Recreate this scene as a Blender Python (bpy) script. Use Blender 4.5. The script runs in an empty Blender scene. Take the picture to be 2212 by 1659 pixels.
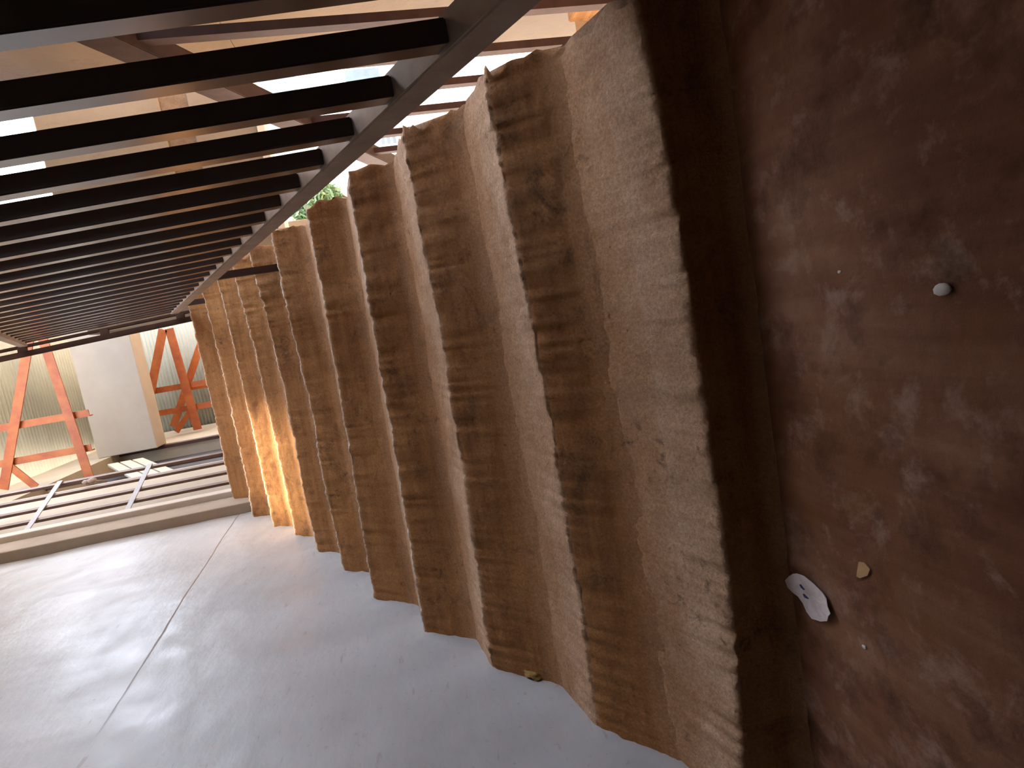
import bpy, bmesh, math, random
from mathutils import Vector, Matrix, noise

random.seed(7)
scene = bpy.context.scene
COL = scene.collection

# ------------------------------------------------------------------ camera
F_PX = 1257.0
cam_data = bpy.data.cameras.new('camera')
cam_data.sensor_fit = 'HORIZONTAL'
cam_data.sensor_width = 36.0
cam_data.lens = F_PX / 2212.0 * 36.0
cam_data.clip_start = 0.02
cam_data.clip_end = 300
cam = bpy.data.objects.new('camera', cam_data)
COL.objects.link(cam)
IX = Vector((-0.16200673, -0.18450464, -0.96938736))   # image right
IY = Vector((-0.97872197, -0.09531692, 0.18170854))    # image down
FW = Vector((-0.12592509, 0.97819871, -0.16513676))    # forward
M = Matrix.Identity(4)
for i in range(3):
    M[i][0] = IX[i]; M[i][1] = -IY[i]; M[i][2] = -FW[i]
M.translation = Vector((0.992, -0.907, 0.578))
cam.matrix_world = M
scene.camera = cam

# ------------------------------------------------------------------ world, sun, exposure
SUN_DIR = Vector((0.14, 0.30, 1.0)).normalized()      # towards the sun
world = bpy.data.worlds.new('sky'); scene.world = world
world.use_nodes = True
wn = world.node_tree.nodes; wl = world.node_tree.links
wn.clear()
sky = wn.new('ShaderNodeTexSky'); sky.sky_type = 'NISHITA'
sky.sun_disc = False
sky.sun_elevation = math.asin(SUN_DIR.z)
sky.sun_rotation = math.atan2(SUN_DIR.x, SUN_DIR.y)
sky.air_density = 1.0; sky.dust_density = 4.0; sky.ozone_density = 1.0
bg = wn.new('ShaderNodeBackground'); bg.inputs['Strength'].default_value = 0.9
wo = wn.new('ShaderNodeOutputWorld')
hsv = wn.new('ShaderNodeHueSaturation'); hsv.inputs['Saturation'].default_value = 0.62
wl.new(sky.outputs[0], hsv.inputs['Color']); wl.new(hsv.outputs[0], bg.inputs[0]); wl.new(bg.outputs[0], wo.inputs[0])

sun_data = bpy.data.lights.new('sun', 'SUN')
sun_data.energy = 9.5; sun_data.angle = math.radians(5.0)
sun_data.color = (1.0, 0.76, 0.45)
sun = bpy.data.objects.new('sun', sun_data); COL.objects.link(sun)
sun.rotation_euler = (-SUN_DIR).to_track_quat('-Z', 'Y').to_euler()
sun.location = SUN_DIR * 30

vs = scene.view_settings
vs.view_transform = 'Standard'; vs.look = 'None'; vs.gamma = 1.0
vs.use_curve_mapping = False
vs.exposure = 1.75

# ------------------------------------------------------------------ helpers
def tag(o, label=None, cat=None, group=None, kind=None):
    if label: o['label'] = label
    if cat: o['category'] = cat
    if group: o['group'] = group
    if kind: o['kind'] = kind
    return o

def empty(name, loc=(0, 0, 0)):
    o = bpy.data.objects.new(name, None); COL.objects.link(o); o.location = loc
    o.empty_display_size = 0.1
    return o

def link(name, me, mat, parent=None, smooth=False):
    o = bpy.data.objects.new(name, me); COL.objects.link(o)
    if mat: me.materials.append(mat)
    if smooth:
        for p in me.polygons: p.use_smooth = True
    if parent:
        o.parent = parent
        o.matrix_parent_inverse = Matrix.Translation(-Vector(parent.location))
    return o

def mesh_from(bm, name):
    bmesh.ops.recalc_face_normals(bm, faces=bm.faces)
    me = bpy.data.meshes.new(name); bm.to_mesh(me); bm.free()
    return me

def bm_box(bm, a, b, bevel=0.0):
    a = Vector(a); b = Vector(b)
    r = bmesh.ops.create_cube(bm, size=1.0)
    for v in r['verts']:
        v.co = Vector(((v.co.x + .5) * (b.x - a.x) + a.x, (v.co.y + .5) * (b.y - a.y) + a.y, (v.co.z + .5) * (b.z - a.z) + a.z))
    if bevel:
        es = list({e for v in r['verts'] for e in v.link_edges})
        bmesh.ops.bevel(bm, geom=es, offset=bevel, segments=1, affect='EDGES')

def box(name, a, b, mat, parent=None, bevel=0.0):
    bm = bmesh.new(); bm_box(bm, a, b, bevel)
    return link(name, mesh_from(bm, name), mat, parent)

def bm_bar(bm, p, q, w, d, side=(1, 0, 0), bevel=0.0):
    """rectangular bar from p to q, w across `side`, d across the other way"""
    p = Vector(p); q = Vector(q); ax = (q - p).normalized()
    s = Vector(side); s = (s - ax * s.dot(ax)).normalized(); t = ax.cross(s)
    vs_ = []
    for c in (p, q):
        for i, j in ((-1, -1), (1, -1), (1, 1), (-1, 1)):
            vs_.append(bm.verts.new(c + s * (i * w / 2) + t * (j * d / 2)))
    fs = [bm.faces.new((vs_[0], vs_[1], vs_[2], vs_[3])), bm.faces.new((vs_[7], vs_[6], vs_[5], vs_[4]))]
    for i in range(4):
        k = (i + 1) % 4
        fs.append(bm.faces.new((vs_[i], vs_[4 + i], vs_[4 + k], vs_[k])))
    if bevel:
        es = list({e for v in vs_ for e in v.link_edges})
        bmesh.ops.bevel(bm, geom=es, offset=bevel, segments=2, affect='EDGES')

def bar(name, p, q, w, d, mat, parent=None, side=(1, 0, 0), bevel=0.0):
    bm = bmesh.new(); bm_bar(bm, p, q, w, d, side, bevel)
    return link(name, mesh_from(bm, name), mat, parent)

def angle_bar(name, p, q, leg, th, mat, parent=None, side=(0, 1, 0)):
    """steel angle: an L profile swept from p to q"""
    bm = bmesh.new()
    p = Vector(p); q = Vector(q); ax = (q - p).normalized()
    s = Vector(side); s = (s - ax * s.dot(ax)).normalized(); t = ax.cross(s)
    prof = [(0, 0), (leg, 0), (leg, th), (th, th), (th, leg), (0, leg)]
    rings = [[bm.verts.new(c + s * (a - leg / 2) + t * (b - leg / 2)) for a, b in prof] for c in (p, q)]
    n = len(prof)
    for i in range(n):
        k = (i + 1) % n
        bm.faces.new((rings[0][i], rings[0][k], rings[1][k], rings[1][i]))
    bm.faces.new(rings[0]); bm.faces.new(rings[1][::-1])
    return link(name, mesh_from(bm, name), mat, parent)

def fbm(v, sc, oct=4):
    return noise.fractal(Vector(v) * sc, 0.9, 2.0, oct)

# ------------------------------------------------------------------ materials
def new_mat(name):
    m = bpy.data.materials.new(name); m.use_nodes = True
    nt = m.node_tree
    b = nt.nodes['Principled BSDF']
    return m, nt, b

def N(nt, t, **kw):
    n = nt.nodes.new(t)
    for k, v in kw.items():
        if k in n.inputs: n.inputs[k].default_value = v
        else: setattr(n, k, v)
    return n

def tex_noise(nt, vec, scale, detail=6, rough=0.6, dist=0.0):
    n = nt.nodes.new('ShaderNodeTexNoise')
    n.inputs['Scale'].default_value = scale; n.inputs['Detail'].default_value = detail
    n.inputs['Roughness'].default_value = rough; n.inputs['Distortion'].default_value = dist
    nt.links.new(vec, n.inputs['Vector'])
    return n.outputs['Fac']

def ramp(nt, fac, stops):
    r = nt.nodes.new('ShaderNodeValToRGB')
    e = r.color_ramp.elements
    e[0].position, e[0].color = stops[0][0], (*stops[0][1], 1)
    e[1].position, e[1].color = stops[-1][0], (*stops[-1][1], 1)
    for p, c in stops[1:-1]:
        x = e.new(p); x.color = (*c, 1)
    nt.links.new(fac, r.inputs[0])
    return r.outputs[0]

def mix(nt, fac, a, b, blend='MIX'):
    m = nt.nodes.new('ShaderNodeMix'); m.data_type = 'RGBA'; m.blend_type = blend
    for sock, v in ((m.inputs[0], fac), (m.inputs[6], a), (m.inputs[7], b)):
        if isinstance(v, (int, float)): sock.default_value = v
        elif isinstance(v, tuple): sock.default_value = (*v, 1) if len(v) == 3 else v
        else: nt.links.new(v, sock)
    return m.outputs[2]

def coords(nt, scale=(1, 1, 1), rot=(0, 0, 0)):
    tc = nt.nodes.new('ShaderNodeTexCoord'); mp = nt.nodes.new('ShaderNodeMapping')
    mp.inputs['Scale'].default_value = scale; mp.inputs['Rotation'].default_value = rot
    nt.links.new(tc.outputs['Object'], mp.inputs[0])
    return mp.outputs[0]

def bump(nt, b, h, strength, dist, prev=None):
    n = nt.nodes.new('ShaderNodeBump'); n.inputs['Strength'].default_value = strength
    n.inputs['Distance'].default_value = dist
    nt.links.new(h, n.inputs['Height'])
    if prev: nt.links.new(prev, n.inputs['Normal'])
    nt.links.new(n.outputs[0], b.inputs['Normal'])
    return n.outputs[0]

G = lambda v: (v, v, v)

def mat_concrete():
    m, nt, b = new_mat('stained_concrete')
    c = coords(nt)
    big = tex_noise(nt, c, 2.6, 5, 0.6)
    col = ramp(nt, big, [(0.28, (0.21, 0.088, 0.026)), (0.5, (0.38, 0.165, 0.052)), (0.72, (0.52, 0.255, 0.09))])
    streak = tex_noise(nt, coords(nt, (3.0, 3.0, 40.0)), 1.0, 4, 0.6)
    col = mix(nt, 0.55, col, ramp(nt, streak, [(0.35, (0.26, 0.112, 0.033)), (0.7, (0.48, 0.235, 0.078))]))
    blot = tex_noise(nt, c, 9.0, 8, 0.75, 0.6)
    col = mix(nt, ramp(nt, blot, [(0.55, G(0)), (0.72, G(0.75))]), col, (0.055, 0.03, 0.018))
    orange = tex_noise(nt, c, 3.4, 3, 0.5, 0.4)
    col = mix(nt, ramp(nt, orange, [(0.52, G(0)), (0.75, G(0.45))]), col, (0.36, 0.16, 0.05))
    at = nt.nodes.new('ShaderNodeAttribute'); at.attribute_name = 'wear_light'
    wfac = nt.nodes.new('ShaderNodeMath'); wfac.operation = 'MULTIPLY'; wfac.use_clamp = True
    nt.links.new(at.outputs['Fac'], wfac.inputs[0])
    nt.links.new(ramp(nt, tex_noise(nt, c, 14, 8, 0.7), [(0.25, G(0.55)), (0.6, G(1))]), wfac.inputs[1])
    dust = ramp(nt, tex_noise(nt, c, 6.5, 8, 0.7), [(0.3, (0.50, 0.29, 0.155)), (0.65, (0.70, 0.48, 0.31))])
    col = mix(nt, wfac.outputs[0], col, dust)
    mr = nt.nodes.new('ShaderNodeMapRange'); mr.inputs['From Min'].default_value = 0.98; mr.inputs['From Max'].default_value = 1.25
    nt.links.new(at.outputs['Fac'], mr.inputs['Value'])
    col = mix(nt, mr.outputs[0], col, (0.74, 0.64, 0.54))  # palest worn noses, the light they catch put into the colour
    pit = tex_noise(nt, c, 46, 3, 0.5)
    col = mix(nt, ramp(nt, pit, [(0.72, G(0)), (0.78, G(0.7))]), col, (0.04, 0.024, 0.016))
    grain = tex_noise(nt, c, 170, 4, 0.7)
    col = mix(nt, 1.0, col, ramp(nt, grain, [(0.3, G(0.72)), (0.7, G(1.25))]), 'MULTIPLY')
    clump = tex_noise(nt, c, 5.0, 2, 0.5)
    speck = tex_noise(nt, c, 34, 6, 0.75, 0.5)
    sp = nt.nodes.new('ShaderNodeMath'); sp.operation = 'MULTIPLY'
    nt.links.new(ramp(nt, clump, [(0.54, G(0)), (0.66, G(1))]), sp.inputs[0])
    nt.links.new(ramp(nt, speck, [(0.54, G(0)), (0.66, G(0.65))]), sp.inputs[1])
    col = mix(nt, sp.outputs[0], col, (0.055, 0.032, 0.02))
    nt.links.new(col, b.inputs['Base Color'])
    b.inputs['Roughness'].default_value = 0.82
    b.inputs['Specular IOR Level'].default_value = 0.3
    n1 = bump(nt, b, tex_noise(nt, c, 34, 12, 0.8), 0.75, 0.014)
    bump(nt, b, pit, 0.25, 0.008, n1)
    return m

def mat_floor():
    m, nt, b = new_mat('trodden_concrete_floor')
    c = coords(nt)
    col = ramp(nt, tex_noise(nt, c, 3.2, 8, 0.65), [(0.3, (0.10, 0.041, 0.022)), (0.5, (0.185, 0.086, 0.050)), (0.68, (0.31, 0.18, 0.12))])
    sw = tex_noise(nt, coords(nt, (26, 2.2, 2), (0, 0, math.radians(8))), 1.0, 4, 0.6)
    col = mix(nt, 0.4, col, ramp(nt, sw, [(0.35, (0.115, 0.047, 0.025)), (0.68, (0.26, 0.135, 0.08))]))
    spots = tex_noise(nt, c, 12, 7, 0.7, 0.3)
    col = mix(nt, ramp(nt, spots, [(0.53, G(0)), (0.70, G(0.7))]), col, (0.36, 0.255, 0.20))
    dk = tex_noise(nt, c, 7.7, 6, 0.65)
    col = mix(nt, ramp(nt, dk, [(0.52, G(0)), (0.68, G(0.75))]), col, (0.045, 0.022, 0.013))
    orange = tex_noise(nt, c, 4.1, 3, 0.5, 0.9)
    col = mix(nt, ramp(nt, orange, [(0.56, G(0)), (0.72, G(0.35))]), col, (0.20, 0.09, 0.03))
    nt.links.new(col, b.inputs['Base Color'])
    b.inputs['Roughness'].default_value = 0.85
    b.inputs['Specular IOR Level'].default_value = 0.12
    bump(nt, b, tex_noise(nt, c, 36, 9, 0.7), 0.35, 0.008)
    return m

def mat_white_wall():
    m, nt, b = new_mat('whitewashed_plaster')
    c = coords(nt)
    col = ramp(nt, tex_noise(nt, c, 1.7, 6, 0.6), [(0.3, (0.305, 0.305, 0.30)), (0.55, (0.365, 0.37, 0.37)), (0.75, (0.41, 0.42, 0.42))])
    # grime that gathers just above the stair line (below the slope z = 0.3 + 0.54 y)
    g = tex_noise(nt, coords(nt, (1, 3.5, 9)), 3.0, 8, 0.75, 0.4)
    col = mix(nt, ramp(nt, g, [(0.52, G(0)), (0.7, G(0.5))]), col, (0.38, 0.32, 0.28))
    s = tex_noise(nt, coords(nt, (4, 7, 30), (math.radians(28), 0, 0)), 1.5, 5, 0.6)
    col = mix(nt, ramp(nt, s, [(0.63, G(0)), (0.70, G(0.55))]), col, (0.26, 0.20, 0.17))
    fl = tex_noise(nt, c, 60, 4, 0.6)
    col = mix(nt, ramp(nt, fl, [(0.64, G(0)), (0.72, G(0.5))]), col, (0.27, 0.21, 0.17))
    nt.links.new(col, b.inputs['Base Color'])
    rr = ramp(nt, tex_noise(nt, c, 5, 4, 0.6), [(0.3, G(0.30)), (0.7, G(0.48))])
    nt.links.new(rr, b.inputs['Roughness'])
    b.inputs['Specular IOR Level'].default_value = 0.5
    n1 = bump(nt, b, tex_noise(nt, coords(nt, (1, 2, 4)), 2.2, 5, 0.55), 0.22, 0.02)
    bump(nt, b, tex_noise(nt, c, 40, 5, 0.6), 0.05, 0.004, n1)
    return m

def mat_simple(name, c1, c2, scale=6.0, rough=0.7, spec=0.4, bmp=0.15, metallic=0.0, spread=(0.3, 0.7), stretch=(1, 1, 1), bdist=0.006):
    m, nt, b = new_mat(name)
    c = coords(nt, stretch)
    nt.links.new(ramp(nt, tex_noise(nt, c, scale, 7, 0.65), [(spread[0], c1), (spread[1], c2)]), b.inputs['Base Color'])
    b.inputs['Roughness'].default_value = rough
    b.inputs['Specular IOR Level'].default_value = spec
    b.inputs['Metallic'].default_value = metallic
    if bmp: bump(nt, b, tex_noise(nt, c, scale * 5, 6, 0.6), bmp, bdist)
    return m

def mat_tan_plaster():
    m, nt, b = new_mat('stained_tan_plaster')
    c = coords(nt)
    col = ramp(nt, tex_noise(nt, c, 1.1, 6, 0.6), [(0.3, (0.10, 0.065, 0.036)), (0.7, (0.145, 0.10, 0.06))])
    st = tex_noise(nt, coords(nt, (3.2, 3.2, 1.6)), 1.4, 9, 0.8, 1.2)
    col = mix(nt, ramp(nt, st, [(0.58, G(0)), (0.72, G(0.8))]), col, (0.05, 0.028, 0.015))
    nt.links.new(col, b.inputs['Base Color']); b.inputs['Roughness'].default_value = 0.85
    bump(nt, b, tex_noise(nt, c, 14, 8, 0.7), 0.3, 0.02)
    return m

def mat_orange():
    m, nt, b = new_mat('orange_primer_paint')
    c = coords(nt)
    col = ramp(nt, tex_noise(nt, c, 7, 6, 0.65), [(0.3, (0.22, 0.038, 0.007)), (0.65, (0.35, 0.098, 0.014))])
    col = mix(nt, ramp(nt, tex_noise(nt, c, 22, 6, 0.7), [(0.62, G(0)), (0.72, G(0.6))]), col, (0.16, 0.05, 0.03))
    nt.links.new(col, b.inputs['Base Color']); b.inputs['Roughness'].default_value = 0.6
    return m

CONC = mat_concrete(); FLOOR = mat_floor(); WHITE = mat_white_wall(); TAN = mat_tan_plaster(); ORANGE = mat_orange()
STEEL_DARK = mat_simple('dark_brown_painted_steel', (0.04, 0.024, 0.022), (0.065, 0.04, 0.036), 9, 0.25, 0.7, 0.0)
_b = STEEL_DARK.node_tree.nodes['Principled BSDF']
_b.inputs['Coat Weight'].default_value = 1.0; _b.inputs['Coat IOR'].default_value = 1.8; _b.inputs['Coat Roughness'].default_value = 0.2
STEEL_GREY = mat_simple('worn_grey_brown_steel', (0.24, 0.18, 0.14), (0.37, 0.29, 0.23), 12, 0.5, 0.5, 0.15)
STEEL_BROWN = mat_simple('red_brown_painted_steel', (0.035, 0.016, 0.011), (0.06, 0.03, 0.021), 10, 0.65, 0.2, 0.1)
STEEL_GATE = mat_simple('gate_brown_steel', (0.12, 0.07, 0.05), (0.20, 0.12, 0.08), 12, 0.45, 0.5, 0.1)
GALV = mat_simple('galvanised_flat_steel', (0.28, 0.28, 0.30), (0.36, 0.37, 0.39), 14, 0.45, 0.5, 0.1)
CREAM = mat_simple('cream_paint', (0.29, 0.245, 0.185), (0.36, 0.305, 0.23), 2.5, 0.7, 0.3, 0.15)
BEAM = mat_simple('smooth_rendered_concrete', (0.29, 0.245, 0.195), (0.33, 0.28, 0.225), 3.5, 0.7, 0.3, 0.1)
SHEET = mat_simple('grey_corrugated_metal', (0.235, 0.245, 0.205), (0.285, 0.295, 0.25), 3.0, 0.45, 0.5, 0.05)
JAMB_SHADE = mat_simple('shaded_render', (0.25, 0.20, 0.15), (0.32, 0.265, 0.21), 6, 0.8, 0.3, 0.2)  # jamb face turned from the light, its shade put into the colour
JAMB_LIT = mat_simple('lit_render', (0.44, 0.40, 0.36), (0.52, 0.48, 0.43), 6, 0.7, 0.3, 0.2)  # lit reveal of the same jamb, the light put into the colour
BROWNBAND = mat_simple('bare_brown_render', (0.075, 0.042, 0.022), (0.13, 0.078, 0.044), 6, 0.9, 0.2, 0.5, spread=(0.35, 0.65), bdist=0.03)
PAPER = mat_simple('white_paper', (0.62, 0.58, 0.60), (0.80, 0.77, 0.80), 18, 0.8, 0.2, 0.2)
INK = mat_simple('blue_ink', (0.06, 0.06, 0.20), (0.10, 0.10, 0.28), 30, 0.8, 0.2, 0)
CARD = mat_simple('buff_card', (0.42, 0.26, 0.13), (0.52, 0.34, 0.18), 18, 0.8, 0.2, 0.2)
CHIP = mat_simple('pale_stone', (0.50, 0.50, 0.48), (0.60, 0.60, 0.58), 20, 0.7, 0.3, 0.2)
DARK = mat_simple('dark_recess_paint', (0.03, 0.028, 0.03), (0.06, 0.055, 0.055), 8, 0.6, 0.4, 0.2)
SUN_PATCH = mat_simple('sun_patch_cream', (0.45, 0.39, 0.30), (0.52, 0.46, 0.37), 5, 0.35, 0.5, 0.05)  # sunlight on the dark recess, put into a cream colour
BLDG = mat_simple('white_rendered_house', (0.74, 0.74, 0.74), (0.82, 0.82, 0.82), 2, 0.7, 0.3, 0.1)
GLASS = mat_simple('window_glass', (0.10, 0.14, 0.16), (0.16, 0.20, 0.22), 2, 0.08, 0.6, 0)
LEAF = mat_simple('green_leaves', (0.06, 0.12, 0.05), (0.20, 0.30, 0.16), 6, 0.5, 0.4, 0)
BARK = mat_simple('tree_bark', (0.10, 0.07, 0.05), (0.16, 0.12, 0.09), 12, 0.9, 0.2, 0.4)
GROUND = mat_simple('dusty_ground', (0.34, 0.27, 0.20), (0.44, 0.36, 0.28), 2, 0.9, 0.2, 0.3)
CEIL = mat_simple('ceiling_concrete', (0.36, 0.29, 0.23), (0.46, 0.38, 0.31), 3, 0.85, 0.2, 0.2)
RAG = mat_simple('knotted_cloth', (0.35, 0.27, 0.24), (0.55, 0.46, 0.42), 40, 0.9, 0.1, 0.3)

# ------------------------------------------------------------------ the staircase
SW = 1.466
XS = [SW * i / 6 for i in range(7)]
NOSE = {
 1: [(-0.01, 0.131), (-0.013, 0.115), (-0.014, 0.107), (-0.009, 0.11), (-0.003, 0.108), (0.008, 0.112), (0.021, 0.128)],
 2: [(0.318, 0.309), (0.313, 0.3), (0.314, 0.304), (0.311, 0.304), (0.312, 0.312), (0.312, 0.322), (0.312, 0.33)],
 3: [(0.642, 0.508), (0.635, 0.502), (0.63, 0.492), (0.625, 0.492), (0.621, 0.482), (0.617, 0.493), (0.612, 0.494)],
 4: [(0.937, 0.693), (0.937, 0.682), (0.936, 0.678), (0.935, 0.675), (0.936, 0.667), (0.935, 0.665), (0.935, 0.656)],
 5: [(1.273, 0.869), (1.276, 0.867), (1.281, 0.857), (1.287, 0.849), (1.292, 0.838), (1.296, 0.838), (1.301, 0.83)],
 6: [(1.62, 1.017), (1.63, 1.025), (1.642, 1.026), (1.656, 1.017), (1.667, 1.028), (1.678, 1.035), (1.69, 1.035)],
 7: [(1.933, 1.174), (1.944, 1.181), (1.956, 1.175), (1.969, 1.175), (1.98, 1.18), (1.99, 1.19), (1.997, 1.207)],
 8: [(2.246, 1.328), (2.257, 1.327), (2.266, 1.331), (2.274, 1.336), (2.284, 1.337), (2.29, 1.35), (2.296, 1.362)],
 9: [(2.502, 1.495), (2.518, 1.5), (2.535, 1.501), (2.553, 1.506), (2.569, 1.511), (2.586, 1.517), (2.598, 1.529)],
 10: [(2.807, 1.682), (2.819, 1.674), (2.828, 1.675), (2.838, 1.675), (2.848, 1.676), (2.854, 1.686), (2.857, 1.694)],
 11: [(3.119, 1.867), (3.118, 1.872), (3.12, 1.865), (3.119, 1.867), (3.12, 1.866), (3.12, 1.868), (3.12, 1.869)],
}
JW = [(-0.03, 0), (.159, .18), (.495, .345), (.821, .53), (1.136, .705), (1.52, .885), (1.85, 1.05), (2.17, 1.22), (2.44, 1.37), (2.75, 1.55), (3.06, 1.73), (3.40, 1.885)]
JO = [(0.0, 0), (.235, .20), (.509, .355), (.869, .52), (1.27, .69), (1.64, .885), (1.96, 1.06), (2.26, 1.22), (2.56, 1.38), (2.82, 1.55), (3.09, 1.72), (3.40, 1.885)]

def nose_at(n, x):
    t = max(0.0, min(5.9999, x / SW * 6)); i = int(t); f = t - i
    a, b = NOSE[n][i], NOSE[n][i + 1]
    y, z = a[0] + (b[0] - a[0]) * f, a[1] + (b[1] - a[1]) * f
    j = noise.noise(Vector((x * 9, n * 3.7, 0.3))) * 0.004 + noise.noise(Vector((x * 31, n * 5.1, 1.3))) * 0.004 + noise.noise(Vector((x * 80, n * 2.1, 4.3))) * 0.0025
    k = noise.noise(Vector((x * 8, n * 1.9, 7.3))) * 0.003 + noise.noise(Vector((x * 37, n * 4.1, 2.2))) * 0.003
    return y + abs(j) * 1.2, z + k - abs(j)

def join_at(n, x):
    t = x / SW
    a, b = JW[n], JO[n]
    return a[0] + (b[0] - a[0]) * t, a[1] + (b[1] - a[1]) * t

stairs = empty('concrete_staircase', (SW / 2, 0, 0))
tag(stairs, 'rough brown stained concrete staircase climbing beside the white wall', 'staircase')

def make_step(n):
    NX = 260
    x0, x1 = -0.01, SW
    prof_n = None
    bm = bmesh.new(); wl_ = bm.verts.layers.float.new('wear_light')
    rows = []
    for i in range(NX + 1):
        x = x0 + (x1 - x0) * i / NX
        edge = noise.noise(Vector((n * 7.7, 0.2, 1.0)))
        ny, nz = nose_at(n, x)
        by, bz = join_at(n - 1, x)
        ty, tz = join_at(n, x)
        pts = []
        # buried foot, then the riser with a soft fillet at its base
        pts.append((by + 0.16, bz - 0.12, 0, 0))
        sl = 0.0
        if n > 1:
            py, pz = nose_at(n - 1, x); sl = (bz - pz) / max(0.05, by - py)
        pts.append((by - 0.036, bz - sl * 0.036 - 0.016, 0, 0.45))
        pts.append((by - 0.030, bz - sl * 0.030 - 0.0075, 3, 0.45))
        R = 14
        for k in range(R + 1):
            f = k / R
            y = by + (ny - by) * f; z = bz + (nz - bz) * f
            if f < 0.22:
                q = (0.22 - f) / 0.22
                y -= 0.017 * q * q; z -= sl * 0.017 * q * q + 0.003 * q * q
            pts.append((y, z, 1, 0.42 * max(0.0, 1 - f / 0.28)))
        # rounded worn nose; on upper steps caught light is put into its colour
        L = math.hypot(ty - ny, tz - nz)
        ww = 0.5 + 0.5 * noise.noise(Vector((x * 4, n * 2.3, 9)))
        nb = 0.0035 + 0.004 * ww
        uy, uz = (ty - ny) / L, (tz - nz) / L
        pts[-1] = (ny, nz - nb * 0.9, 1, 0.35)
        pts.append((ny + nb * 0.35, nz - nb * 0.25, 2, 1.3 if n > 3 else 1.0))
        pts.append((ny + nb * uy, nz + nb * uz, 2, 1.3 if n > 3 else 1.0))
        T = 10
        for k in range(1, T + 1):
            f = k / T
            y = ny + (ty - ny) * f; z = nz + (tz - nz) * f
            worn = math.sin(math.pi * min(1, f)) * 0.006 * math.sin(math.pi * min(1, max(0, x / SW)))
            w = 1.0 - 0.55 * max(0.0, (f - 0.5) / 0.5)
            pts.append((y, z - worn, 3, w))
        pts.append((ty + 0.06, tz - 0.02, 0, 0))
        row = []
        for (y, z, s, w) in pts:
            p = Vector((x, y, z))
            if s:
                d = fbm((x, y * 1.3, z * 1.3 + n), 5, 3) * 0.004 + fbm((x, y, z + n * 2), 26, 4) * 0.0024 + (0.004 if s == 2 else 0.0) * fbm((x, y, z + n), 60, 3)
                if s == 1: p += Vector((0, -0.8, 0.3)) * d
                else: p += Vector((0, -0.2, 0.9)) * d
            # ragged outer end
            if i > NX - 4:
                e = (i - (NX - 4)) / 4
                p.x += e * (0.030 * noise.noise(Vector((n * 3.1, y * 26, z * 26))) + 0.012 * noise.noise(Vector((n * 3.1, y * 70, z * 70))))
                if s >= 2: p.z -= e * e * 0.008
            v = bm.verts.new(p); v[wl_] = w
            row.append(v)
        rows.append(row)
    m = len(rows[0])
    for i in range(NX):
        for k in range(m - 1):
            bm.faces.new((rows[i][k], rows[i + 1][k], rows[i + 1][k + 1], rows[i][k + 1]))
    for side in (rows[0], rows[-1]):
        bm.faces.new(side)
    # underside
    for i in range(NX):
        bm.faces.new((rows[i][m - 1], rows[i + 1][m - 1], rows[i + 1][0], rows[i][0]))
    me = mesh_from(bm, 'step')
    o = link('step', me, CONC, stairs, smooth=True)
    return o

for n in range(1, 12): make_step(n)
# the sloping waist slab that carries the steps
bm = bmesh.new()
prof = [(0.12, -0.02), (3.30, 1.74), (3.30, 1.60), (0.45, -0.02)]
ring = [[bm.verts.new((x, y, z)) for y, z in prof] for x in (0.0, SW - 0.03)]
for i in range(4):
    k = (i + 1) % 4
    bm.faces.new((ring[0][i], ring[0][k], ring[1][k], ring[1][i]))
bm.faces.new(ring[0]); bm.faces.new(ring[1])
link('waist_slab', mesh_from(bm, 'waist_slab'), CONC, stairs)
box('upper_landing', (0.0, 3.30, 1.74), (1.40, 8.75, 1.885), CONC, stairs, 0.004)

OCHRE = mat_simple('ochre_plaster', (0.30, 0.19, 0.06), (0.42, 0.28, 0.10), 30, 0.9, 0.2, 0.4)
bm = bmesh.new(); bmesh.ops.create_icosphere(bm, subdivisions=3, radius=1.0)
for v in bm.verts:
    k = 1 + 0.4 * noise.noise(v.co * 2.2)
    v.co = Vector((0.012 + v.co.x * 0.014 * k, 0.563 + v.co.y * 0.030 * k, 0.405 + v.co.z * 0.020 * k + v.co.y * 0.012))
link('plaster_chip', mesh_from(bm, 'plaster_chip'), OCHRE, stairs, True)

# ------------------------------------------------------------------ the setting
# ground floor landing
bm = bmesh.new()
NXf, NYf = 90, 80
g = []
for i in range(NXf + 1):
    r = []
    for j in range(NYf + 1):
        x = 0.0 + 3.6 * i / NXf; y = -2.5 + 2.66 * j / NYf
        r.append(bm.verts.new((x, y, fbm((x, y, 0), 4, 4) * 0.0015)))
    g.append(r)
for i in range(NXf):
    for j in range(NYf):
        bm.faces.new((g[i][j], g[i + 1][j], g[i + 1][j + 1], g[i][j + 1]))
bm_box(bm, (0.0, -2.5, -0.2), (3.6, 0.16, -0.012))
tag(link('floor', mesh_from(bm, 'floor'), FLOOR, None, True), kind='structure')

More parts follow.
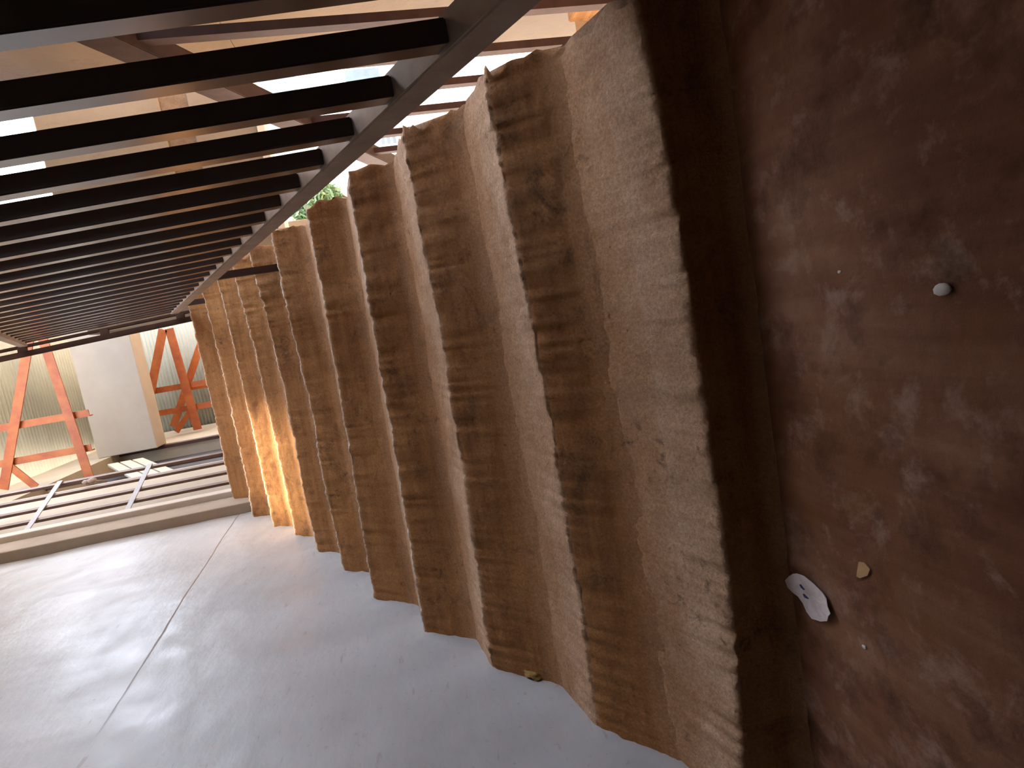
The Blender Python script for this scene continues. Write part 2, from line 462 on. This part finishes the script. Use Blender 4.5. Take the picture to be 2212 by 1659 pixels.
# left wall: one plastered face with a shallow joint that runs at landing level
def wall_left():
    bm = bmesh.new()
    NY = 460; y0, y1 = -2.5, 2.955
    chain = []
    for n in range(1, 12): chain += [JW[n - 1], (NOSE[n][0][0], NOSE[n][0][1])]
    segs = [(Vector((*chain[i], 0)), Vector((*chain[i + 1], 0))) for i in range(len(chain) - 1)]
    def near(y, z):
        if abs(z - (0.12 + 0.56 * y)) > 0.35 or y < -0.2: return 0.0
        p = Vector((y, z, 0)); best = 9
        for a, b in segs:
            if min(a.x, b.x) - .12 > y or max(a.x, b.x) + .12 < y: continue
            t = max(0, min(1, (p - a).dot(b - a) / (b - a).length_squared))
            best = min(best, (p - a - (b - a) * t).length)
        return math.exp(-(best / 0.035) ** 2)
    rows = []
    for i in range(NY + 1):
        y = y0 + (y1 - y0) * i / NY
        zc = 1.56 + 0.083 * y + 0.01 * noise.noise(Vector((y * 1.5, 3, 1)))
        crack = 0.004 if y > 1.2 else 0.004 * max(0.1, 1 - (1.2 - y) / 0.8)
        fade = min(1.0, max(0.0, (y - 0.7) / 0.8))
        crack = 0.004 * fade
        crack *= 0.6 + 0.8 * abs(noise.noise(Vector((y * 6, 0, 0))))
        zs = [(-0.3, 0)]
        for k in range(1, 91): zs.append((-0.3 + (zc - 0.014 + 0.3) * k / 90, 0))
        zs += [(zc - 0.006, 0), (zc - 0.003, 0)]
        zs += [(zc - 0.0015, -crack), (zc + 0.0015, -crack), (zc + 0.003, 0.001 * fade), (zc + 0.006, 0.001 * fade), (zc + 0.014, 0.001 * fade)]
        for k in range(1, 27): zs.append((zc + 0.014 + (3.95 - zc) * k / 26, 0.001 * fade))
        r = []
        for z, dx in zs:
            w = fbm((0, y, z), 1.6, 3) * 0.006 + fbm((3, y * 2, z * 3), 5, 3) * 0.0018
            e = near(y, z)
            if e > 0.02: w += e * (0.006 * noise.noise(Vector((1, y * 17, z * 17))) + 0.006 * noise.noise(Vector((4, y * 44, z * 44))) + 0.004)
            r.append(bm.verts.new((dx + w - 0.004, y, z)))
        rows.append(r)
    m = len(rows[0])
    for i in range(NY):
        for k in range(m - 1):
            bm.faces.new((rows[i][k], rows[i + 1][k], rows[i + 1][k + 1], rows[i][k + 1]))
    bm_box(bm, (-0.2, y0, -0.3), (-0.02, y1, 3.95))
    return tag(link('wall_left', mesh_from(bm, 'wall_left'), WHITE, None, True), kind='structure')
wall_left()
# jamb of the doorway at the head of the stairs
tag(box('trim_1', (-0.2, 2.96, 1.60), (0.062, 3.20, 4.6), JAMB_SHADE, None, 0.004), kind='structure')
tag(box('trim_2', (-0.2, 3.205, 1.80), (0.10, 3.30, 4.6), JAMB_LIT, None, 0.004), kind='structure')

# left wall beyond the doorway
fw = empty('wall_left_far', (0, 5, 1.8)); tag(fw, kind='structure')
box('wall_panel', (-0.2, 3.31, 1.75), (0.0, 5.15, 5.0), CREAM, fw)
box('wall_panel', (-0.2, 7.30, 1.75), (0.0, 8.8, 5.0), CREAM, fw)
box('wall_panel', (-0.2, 5.15, 4.40), (0.0, 7.30, 5.0), CREAM, fw)
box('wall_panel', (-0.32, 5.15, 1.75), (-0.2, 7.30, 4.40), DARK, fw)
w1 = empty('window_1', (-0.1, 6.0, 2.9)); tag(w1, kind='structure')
def sun_patch_panel(ya, yb, z, h):  # slanted sun patch, modelled as a pale panel
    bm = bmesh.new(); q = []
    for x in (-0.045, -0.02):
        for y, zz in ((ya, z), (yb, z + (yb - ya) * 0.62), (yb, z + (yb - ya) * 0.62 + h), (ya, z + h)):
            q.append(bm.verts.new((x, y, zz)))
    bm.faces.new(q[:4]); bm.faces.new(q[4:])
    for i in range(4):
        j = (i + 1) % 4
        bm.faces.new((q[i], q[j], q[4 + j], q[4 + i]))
    link('pane_or_sun_patch', mesh_from(bm, 'pane_or_sun_patch'), SUN_PATCH, w1)
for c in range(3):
    sun_patch_panel(5.72, 6.55, 3.32 + 0.135 * c, 0.115)
    sun_patch_panel(5.22, 5.64, 3.00 + 0.135 * c, 0.115)
for y in (5.68, 7.26): box('window_bar', (-0.05, y - 0.015, 1.9), (-0.01, y + 0.015, 4.40), STEEL_BROWN, w1)

# end wall to the right of the stairs, plaster with a bare brown band
we = empty('wall_end', (2.6, 6.1, 1.7)); tag(we, kind='structure')
box('plaster_panel', (1.45, 6.0, 2.62), (3.8, 6.2, 3.82), TAN, we, 0.01)
box('bare_band', (1.45, 6.025, 2.34), (3.8, 6.2, 2.62), BROWNBAND, we)
box('plaster_panel', (1.45, 6.0, 1.70), (3.8, 6.2, 2.34), TAN, we, 0.01)
box('sill', (1.45, 5.96, 1.62), (3.8, 6.22, 1.70), CREAM, we, 0.005)

# right wall of the stairwell; its unseen opening is added to light the steps
wr = empty('wall_right', (3.7, 2, -2.5)); tag(wr, kind='structure')
box('wall_panel', (3.6, -2.5, -2.5), (3.8, 5.30, 1.55), TAN, wr, 0.01)
box('wall_panel', (3.6, -2.5, 1.55), (3.8, 0.6, 3.95), TAN, wr, 0.01)
box('wall_panel', (3.6, 3.1, 1.55), (3.8, 5.30, 3.95), TAN, wr, 0.01)
tag(box('wall_back', (-0.2, -2.7, -0.3), (3.8, -2.5, 3.95), TAN), kind='structure')
cl = empty('added_ceiling', (1.8, 0, 3.95)); tag(cl, kind='structure')
# unseen slab with a sun opening, both added to shape light on the steps
box('added_ceiling_slab', (-0.2, -2.7, 3.95), (3.8, 3.04, 4.07), CEIL, cl)
box('added_ceiling_slab', (-0.2, 3.04, 3.95), (0.42, 3.92, 4.07), CEIL, cl)
box('added_ceiling_slab', (1.02, 3.04, 3.95), (3.8, 3.92, 4.07), CEIL, cl)
box('added_ceiling_slab', (-0.2, 3.92, 3.95), (3.8, 4.05, 4.07), CEIL, cl)
tag(box('wall_shade', (1.66, -2.5, -0.2), (1.80, 0.25, 3.95), TAN), kind='structure')  # unseen wall, added to keep side light off the lower floor

# corrugated cladding at the far end
wf = empty('wall_far', (0.7, 8.85, 1.8)); tag(wf, kind='structure')
def sheet_mesh():
    bm = bmesh.new(); rows = []
    nz = 112; wz = 0.80
    for i in range(nz + 1):
        z = wz * i / nz
        y = 0.007 * math.sin(z / 0.05 * 2 * math.pi)
        rows.append([bm.verts.new((x, y + dy, z)) for dy in (0, 0.003) for x in (-0.35, 2.25)])
    for i in range(nz):
        a, b = rows[i], rows[i + 1]
        bm.faces.new((a[0], a[1], b[1], b[0])); bm.faces.new((a[2], a[3], b[3], b[2]))
        bm.faces.new((a[0], a[2], b[2], b[0])); bm.faces.new((a[1], a[3], b[3], b[1]))
    return mesh_from(bm, 'corrugated_sheet')
sm = sheet_mesh()
for k in range(6):
    o = bpy.data.objects.new('corrugated_sheet', sm); COL.objects.link(o)
    if k == 0: sm.materials.append(SHEET)
    for p in sm.polygons: p.use_smooth = True
    o.location = (0, 8.82 + (k % 2) * 0.004, 1.86 + k * 0.76)
    o.parent = wf; o.matrix_parent_inverse = Matrix.Translation(-Vector(wf.location))

# the same sheets roof the lean-to, carried out of view for shade
for k in range(3):  # unseen lid, added to cut sky light on the upper wall
    o = bpy.data.objects.new('roof_shade_sheet', sm); COL.objects.link(o)
    o.rotation_euler = (math.radians(-90), 0, 0); o.location = (2.45, 3.9 + 0.72 * k, 4.47 + 0.004 * (k % 2))
    o.parent = cl; o.matrix_parent_inverse = Matrix.Translation(-Vector(cl.location))
for k in range(7):
    o = bpy.data.objects.new('roof_shade_sheet', sm); COL.objects.link(o)
    o.rotation_euler = (math.radians(-97.9), 0, 0)
    o.location = (0, 3.95 + 0.99 * 0.76 * k, 5.75 - 0.137 * 0.76 * k + (k % 2) * 0.004)
    o.parent = cl; o.matrix_parent_inverse = Matrix.Translation(-Vector(cl.location))

# cross beam
tag(box('concrete_beam', (0.0, 7.05, 3.86), (1.95, 7.35, 4.55), BEAM, None, 0.008), 'pale smooth concrete beam crossing between the two orange trusses', 'beam')

# orange trusses (steel angles)
def truss(name, Y, pts, label):
    e = empty(name, (pts['foot'][0], Y, pts['foot'][1])); tag(e, label, 'truss', 'orange primed roof trusses')
    for k, (a, b, nm) in enumerate(pts['bars']):
        yy = Y + (0.028 if nm == 'tie' else 0.0)
        angle_bar(nm, (a[0], yy, a[1]), (b[0], yy, b[1]), pts['w'][nm], 0.012, ORANGE, e)
    return e
truss('roof_truss', 5.6, dict(foot=(0.15, 4.0), w=dict(chord=0.085, tie=0.07, brace=0.07), bars=[
    ((1.55, 4.10), (0.06, 4.70), 'chord'), ((1.55, 4.02), (0.02, 3.93), 'chord'),
    ((0.66, 4.62), (0.66, 3.80), 'tie'), ((0.31, 4.72), (0.31, 3.86), 'tie'), ((0.31, 4.62), (0.02, 4.42), 'brace')]),
    'orange steel truss above the pale beam, nearest the doorway')
truss('roof_truss', 8.0, dict(foot=(0.05, 3.6), w=dict(chord=0.11, tie=0.08, brace=0.07), bars=[
    ((1.50, 3.80), (0.40, 4.26), 'chord'), ((1.50, 3.72), (0.04, 3.66), 'chord'),
    ((0.68, 4.25), (0.68, 3.42), 'tie'), ((0.36, 4.28), (0.36, 3.40), 'tie'), ((0.36, 3.66), (0.06, 3.95), 'brace')]),
    'orange steel truss seen below the pale beam')
truss('roof_truss', 8.4, dict(foot=(0.1, 3.2), w=dict(chord=0.10, tie=0.07, brace=0.05), bars=[
    ((1.40, 3.40), (0.10, 4.12), 'chord'), ((1.40, 3.32), (0.05, 3.30), 'chord'), ((0.62, 3.84), (0.62, 3.1), 'tie')]),
    'rearmost orange steel truss half hidden by the stair edge')

# ------------------------------------------------------------------ near railing
RX = 1.35; LEAN = 0.06; RH = 0.93
S0 = lambda y: 0.49 + 0.46 * y
def rpt(y, h): return (RX - LEAN * h, y, S0(y) + h)
rail = empty('stair_railing', (RX, 0, 0.2))
tag(rail, 'dark steel stair railing of vertical square bars beside the steps', 'railing')
bar('bottom_rail', rpt(-0.75, 0), rpt(3.36, 0), 0.048, 0.048, STEEL_GREY, rail, bevel=0.003)
bar('handrail', rpt(-0.75, RH), rpt(3.36, RH), 0.06, 0.045, STEEL_GREY, rail, bevel=0.003)
y = -0.74
while y < 3.3:
    bar('baluster', rpt(y, 0.02), rpt(y, RH - 0.015), 0.031, 0.031, STEEL_DARK, rail, bevel=0.002)
    y += 0.155
bar('end_post', (1.285, 3.40, 1.89), (1.20, 3.40, 3.30), 0.035, 0.035, STEEL_BROWN, rail, bevel=0.003)
bar('end_post', (1.335, 3.42, 1.89), (1.25, 3.42, 3.30), 0.02, 0.03, STEEL_BROWN, rail, bevel=0.003)
for z in (2.02, 2.5, 3.0): bar('post_link', (1.335 - .06 * (z - 1.89), 3.41, z), (1.28 - .06 * (z - 1.89), 3.40, z), 0.02, 0.05, STEEL_BROWN, rail, side=(0, 1, 0))
for yy in (1.93, 3.0):
    n = max(i for i in range(1, 12) if NOSE[i][5][0] < yy)
    bar('foot', (RX, yy, NOSE[n][5][1] - 0.03), (RX, yy, S0(yy)), 0.03, 0.03, STEEL_BROWN, rail)

# railing of the neighbouring flight
R2 = 2.2
H2 = lambda y: 2.11 - 0.455 * y
rail2 = empty('stair_railing', (R2, 2, -0.5))
tag(rail2, 'red-brown railing of the neighbouring flight, sloping the other way behind the near bars', 'railing')
bar('handrail', (R2, 0.2, H2(0.2)), (R2, 3.95, H2(3.95)), 0.09, 0.13, STEEL_BROWN, rail2, bevel=0.004)
bar('bottom_rail', (R2, 0.2, H2(0.2) - 2.0), (R2, 3.95, H2(3.95) - 2.0), 0.05, 0.05, STEEL_BROWN, rail2, bevel=0.004)
y = 0.55
while y < 3.9:
    bar('baluster', (R2, y, H2(y) - 1.99), (R2, y, H2(y) - 0.02), 0.035, 0.05, STEEL_BROWN, rail2)
    y += 0.345
# the slab of that flight
fl = empty('lower_flight', (2.9, 2, -2.5)); tag(fl, 'concrete flight below the red-brown railing', 'staircase')
bm = bmesh.new()
prof = [(-0.2, 0.18), (4.3, -1.87), (4.3, -2.1), (-0.2, -0.1)]
ring = [[bm.verts.new((x, y, z)) for y, z in prof] for x in (2.15, 3.58)]
for i in range(4):
    j = (i + 1) % 4
    bm.faces.new((ring[0][i], ring[0][j], ring[1][j], ring[1][i]))
bm.faces.new(ring[0]); bm.faces.new(ring[1])
link('slab', mesh_from(bm, 'slab'), CONC, fl)
for k in range(11):
    yb = 0.05 + k * 0.37; zt = 0.18 - 0.4556 * (yb + 0.2) + 0.165
    box('step', (2.27, yb, zt - 0.16), (3.57, yb + 0.36, zt), CONC, fl, 0.006)

# ------------------------------------------------------------------ the gate
gd = Vector((0.214, 0.495, 0)).normalized(); gp = Vector((0.055, 3.36, 0)); gside = Vector((gd.y, -gd.x, 0))
def gpt(s, z): return gp + gd * s + Vector((0, 0, z))
gate = empty('steel_gate', gpt(0, 1.90)); tag(gate, 'barred steel gate standing open at the head of the stairs', 'gate')
for i, s in enumerate((0.0, 0.13, 0.26, 0.395, 0.53)):
    bar('upright_bar', gpt(s, 1.93), gpt(s, 4.0), 0.022, 0.024, STEEL_GATE, gate, side=gside)
bar('stile', gpt(-0.085, 1.90), gpt(-0.085, 4.0), 0.035, 0.035, STEEL_GATE, gate, side=gside)
for z in (2.62, 3.24, 3.86):
    bar('cross_bar', gpt(-0.085, z) + gside * 0.016, gpt(0.55, z) + gside * 0.016, 0.006, 0.035, GALV, gate, side=gside)
bar('cross_bar', gpt(-0.085, 1.945), gpt(0.54, 1.945), 0.02, 0.03, STEEL_GATE, gate, side=gside)
bar('latch_plate', gpt(-0.05, 2.10), gpt(-0.05, 2.22), 0.01, 0.07, STEEL_GATE, gate, side=gside)
# rag tied on the gate
bm = bmesh.new()
for k in range(5):
    r = bmesh.ops.create_icosphere(bm, subdivisions=2, radius=0.022)
    off = Vector((random.uniform(-.01, .01), random.uniform(-.012, .012), random.uniform(-.03, .03)))
    for v in r['verts']:
        v.co = Vector((v.co.x * 0.9, v.co.y * 0.9, v.co.z * 1.3)) * (1 + 0.35 * noise.noise(v.co * 60 + off * 50)) + off
bm_bar(bm, (0, 0, 0), (-0.03, 0.02, -0.11), 0.018, 0.006)
o = link('knotted_rag', mesh_from(bm, 'knotted_rag'), RAG, None, True)
o.location = gpt(0.47, 3.02) + gside * 0.02
tag(o, 'small knotted rag tied to a bar of the open gate', 'rag')

# ------------------------------------------------------------------ litter on the floor
def scrap(name, outline, z, mat, label, cat, curl=0.012, thick=0.0012):
    outline = [(x + 0.0022 * noise.noise(Vector((x * 700, y * 700, 1))), y + 0.0022 * noise.noise(Vector((x * 700, y * 700, 8)))) for x, y in outline]
    bm = bmesh.new()
    cx = sum(p[0] for p in outline) / len(outline); cy = sum(p[1] for p in outline) / len(outline)
    def h(x, y): return z + curl * (0.5 + noise.noise(Vector((x * 22, y * 22, 3)))) * min(1, math.hypot(x - cx, y - cy) / 0.03)
    top, bot, mid, midb = [], [], [], []
    for x, y in outline:
        top.append(bm.verts.new((x, y, h(x, y) + thick))); bot.append(bm.verts.new((x, y, h(x, y))))
        mx, my = cx + (x - cx) * .55, cy + (y - cy) * .55
        mid.append(bm.verts.new((mx, my, h(mx, my) + thick))); midb.append(bm.verts.new((mx, my, h(mx, my))))
    ct = bm.verts.new((cx, cy, h(cx, cy) + thick)); cb = bm.verts.new((cx, cy, h(cx, cy)))
    n = len(outline)
    for i in range(n):
        j = (i + 1) % n
        bm.faces.new((top[i], top[j], mid[j], mid[i])); bm.faces.new((mid[i], mid[j], ct))
        bm.faces.new((bot[i], midb[i], midb[j], bot[j])); bm.faces.new((midb[i], cb, midb[j]))
        bm.faces.new((top[i], bot[i], bot[j], top[j]))
    o = link(name, mesh_from(bm, name), mat)
    return tag(o, label, cat)
paper = scrap('paper_scrap', [(.449, -.030), (.462, -.040), (.470, -.052), (.480, -.070), (.482, -.086), (.476, -.104), (.468, -.120), (.462, -.131),
       (.451, -.134), (.446, -.142), (.436, -.136), (.424, -.128), (.413, -.110), (.409, -.092), (.413, -.078), (.424, -.068), (.432, -.060), (.433, -.048), (.437, -.034)],
      0.0015, PAPER, 'torn white paper scrap with blue ink marks on the floor', 'paper', 0.010)
for tri in (((.4640, -.0770), (.4600, -.0800), (.4590, -.0870)), ((.4500, -.0830), (.4455, -.0865), (.4470, -.0950))):
    bm = bmesh.new()
    lo = [bm.verts.new((x, y, 0.0105)) for x, y in tri]; hi = [bm.verts.new((x, y, 0.0135)) for x, y in tri]
    bm.faces.new(lo); bm.faces.new(hi)
    for i in range(3): bm.faces.new((lo[i], lo[(i + 1) % 3], hi[(i + 1) % 3], hi[i]))
    link('ink_mark', mesh_from(bm, 'ink_mark'), INK, paper)
scrap('card_scrap', [(.556, -.205), (.559, -.214), (.553, -.226), (.541, -.219), (.530, -.203), (.529, -.197), (.541, -.200)], 0.0015, CARD,
      'small buff scrap of card lying beside the torn white paper', 'scrap', 0.004)
def pebble(loc, r, label):
    bm = bmesh.new(); bmesh.ops.create_icosphere(bm, subdivisions=2, radius=r)
    for v in bm.verts: v.co = Vector((v.co.x, v.co.y * 1.5, v.co.z * 0.5)) * (1 + 0.25 * noise.noise(v.co * 90 + Vector(loc)))
    o = link('stone_chip', mesh_from(bm, 'stone_chip'), CHIP, None, True); o.location = (loc[0], loc[1], r * 0.45)
    tag(o, label, 'stone', 'stone chips on the floor')
pebble((.938, -.366, 0), .0075, 'largest pale stone chip on the dark floor, away from the paper')
pebble((.970, -.216, 0), .0022, 'tiny pale chip on the floor before the lowest step')
pebble((.418, -.198, 0), .0028, 'tiny pale chip on the floor near the torn white paper')

# ------------------------------------------------------------------ outdoors
tag(box('ground', (-30, -30, -2.7), (40, 60, -2.5), GROUND), kind='structure')
hs = empty('white_house', (5, 11, -2.5)); tag(hs, 'white rendered house with ribbed cladding outside the stairwell', 'house')
box('wall', (3.2, 10.3, -2.5), (10, 14, 4.6), BLDG, hs)
for k in range(16): box('cladding_rib', (3.22, 10.27, -2.3 + k * 0.26), (10, 10.3, -2.12 + k * 0.26), BLDG, hs)
for (xa, za) in ((4.35, 1.55), (5.2, 1.55), (5.1, 0.1)):
    w = box('window', (xa, 10.24, za), (xa + 0.55, 10.28, za + 0.7), BLDG, hs)
    box('pane_or_sun_patch', (xa + .05, 10.225, za + .05), (xa + .26, 10.24, za + .65), GLASS, w)
    box('pane_or_sun_patch', (xa + .29, 10.225, za + .05), (xa + .50, 10.24, za + .65), GLASS, w)
ac = empty('air_conditioner', (4.3, 10.1, 0.1)); tag(ac, 'small outdoor cooling unit on the white house wall', 'air conditioner')
box('body', (4.15, 9.95, 0.02), (4.75, 10.24, 0.42), BLDG, ac, 0.01)
for i in range(3): box('grille_slot', (4.2, 9.935, 0.08 + 0.1 * i), (4.55, 9.95, 0.14 + 0.1 * i), GLASS, ac)
blk = box('garden_wall', (2.1, 8.6, -2.5), (2.85, 8.8, 2.1), TAN, None, 0.01); tag(blk, 'tan plaster wall stub behind the stairs, beside the green tree', 'wall')

def tree(loc, h, r, nl, label):
    t = empty('garden_tree', loc); tag(t, label, 'tree')
    bm = bmesh.new()
    p = Vector(loc)
    for k in range(5):
        q = p + Vector((random.uniform(-.1, .1), random.uniform(-.1, .1), h / 5))
        bm_bar(bm, p, q, 0.16 - .02 * k, 0.16 - .02 * k); p = q
    for k in range(9):
        a = random.uniform(0, 6.28)
        bm_bar(bm, p - Vector((0, 0, .5)), p + Vector((math.cos(a) * r * .7, math.sin(a) * r * .7, random.uniform(-.2, r * .8))), .04, .04)
    link('trunk', mesh_from(bm, 'trunk'), BARK, t)
    vs_, fs_ = [], []
    for k in range(nl):
        d = Vector((random.gauss(0, 1), random.gauss(0, 1), random.gauss(0, 1))).normalized() * r * random.uniform(.45, 1)
        c = p + d + Vector((0, 0, r * .2))
        u = Vector((random.uniform(-1, 1), random.uniform(-1, 1), random.uniform(-1, .4))).normalized()
        v = u.cross(Vector((random.uniform(-1, 1), random.uniform(-1, 1), random.uniform(-1, 1)))).normalized()
        w = u.cross(v) * 0.012; L = random.uniform(.07, .13)
        i = len(vs_)
        vs_ += [c - u * L, c + v * L * .42 + w, c + u * L, c - v * L * .42 + w]
        fs_.append((i, i + 1, i + 2, i + 3))
    me = bpy.data.meshes.new('foliage'); me.from_pydata([tuple(v) for v in vs_], [], fs_)
    f = link('foliage', me, LEAF, t); f['kind'] = 'stuff'
tree((3.32, 9.35, -2.5), 4.0, 0.45, 2600, 'green leafy tree seen past the step ends')
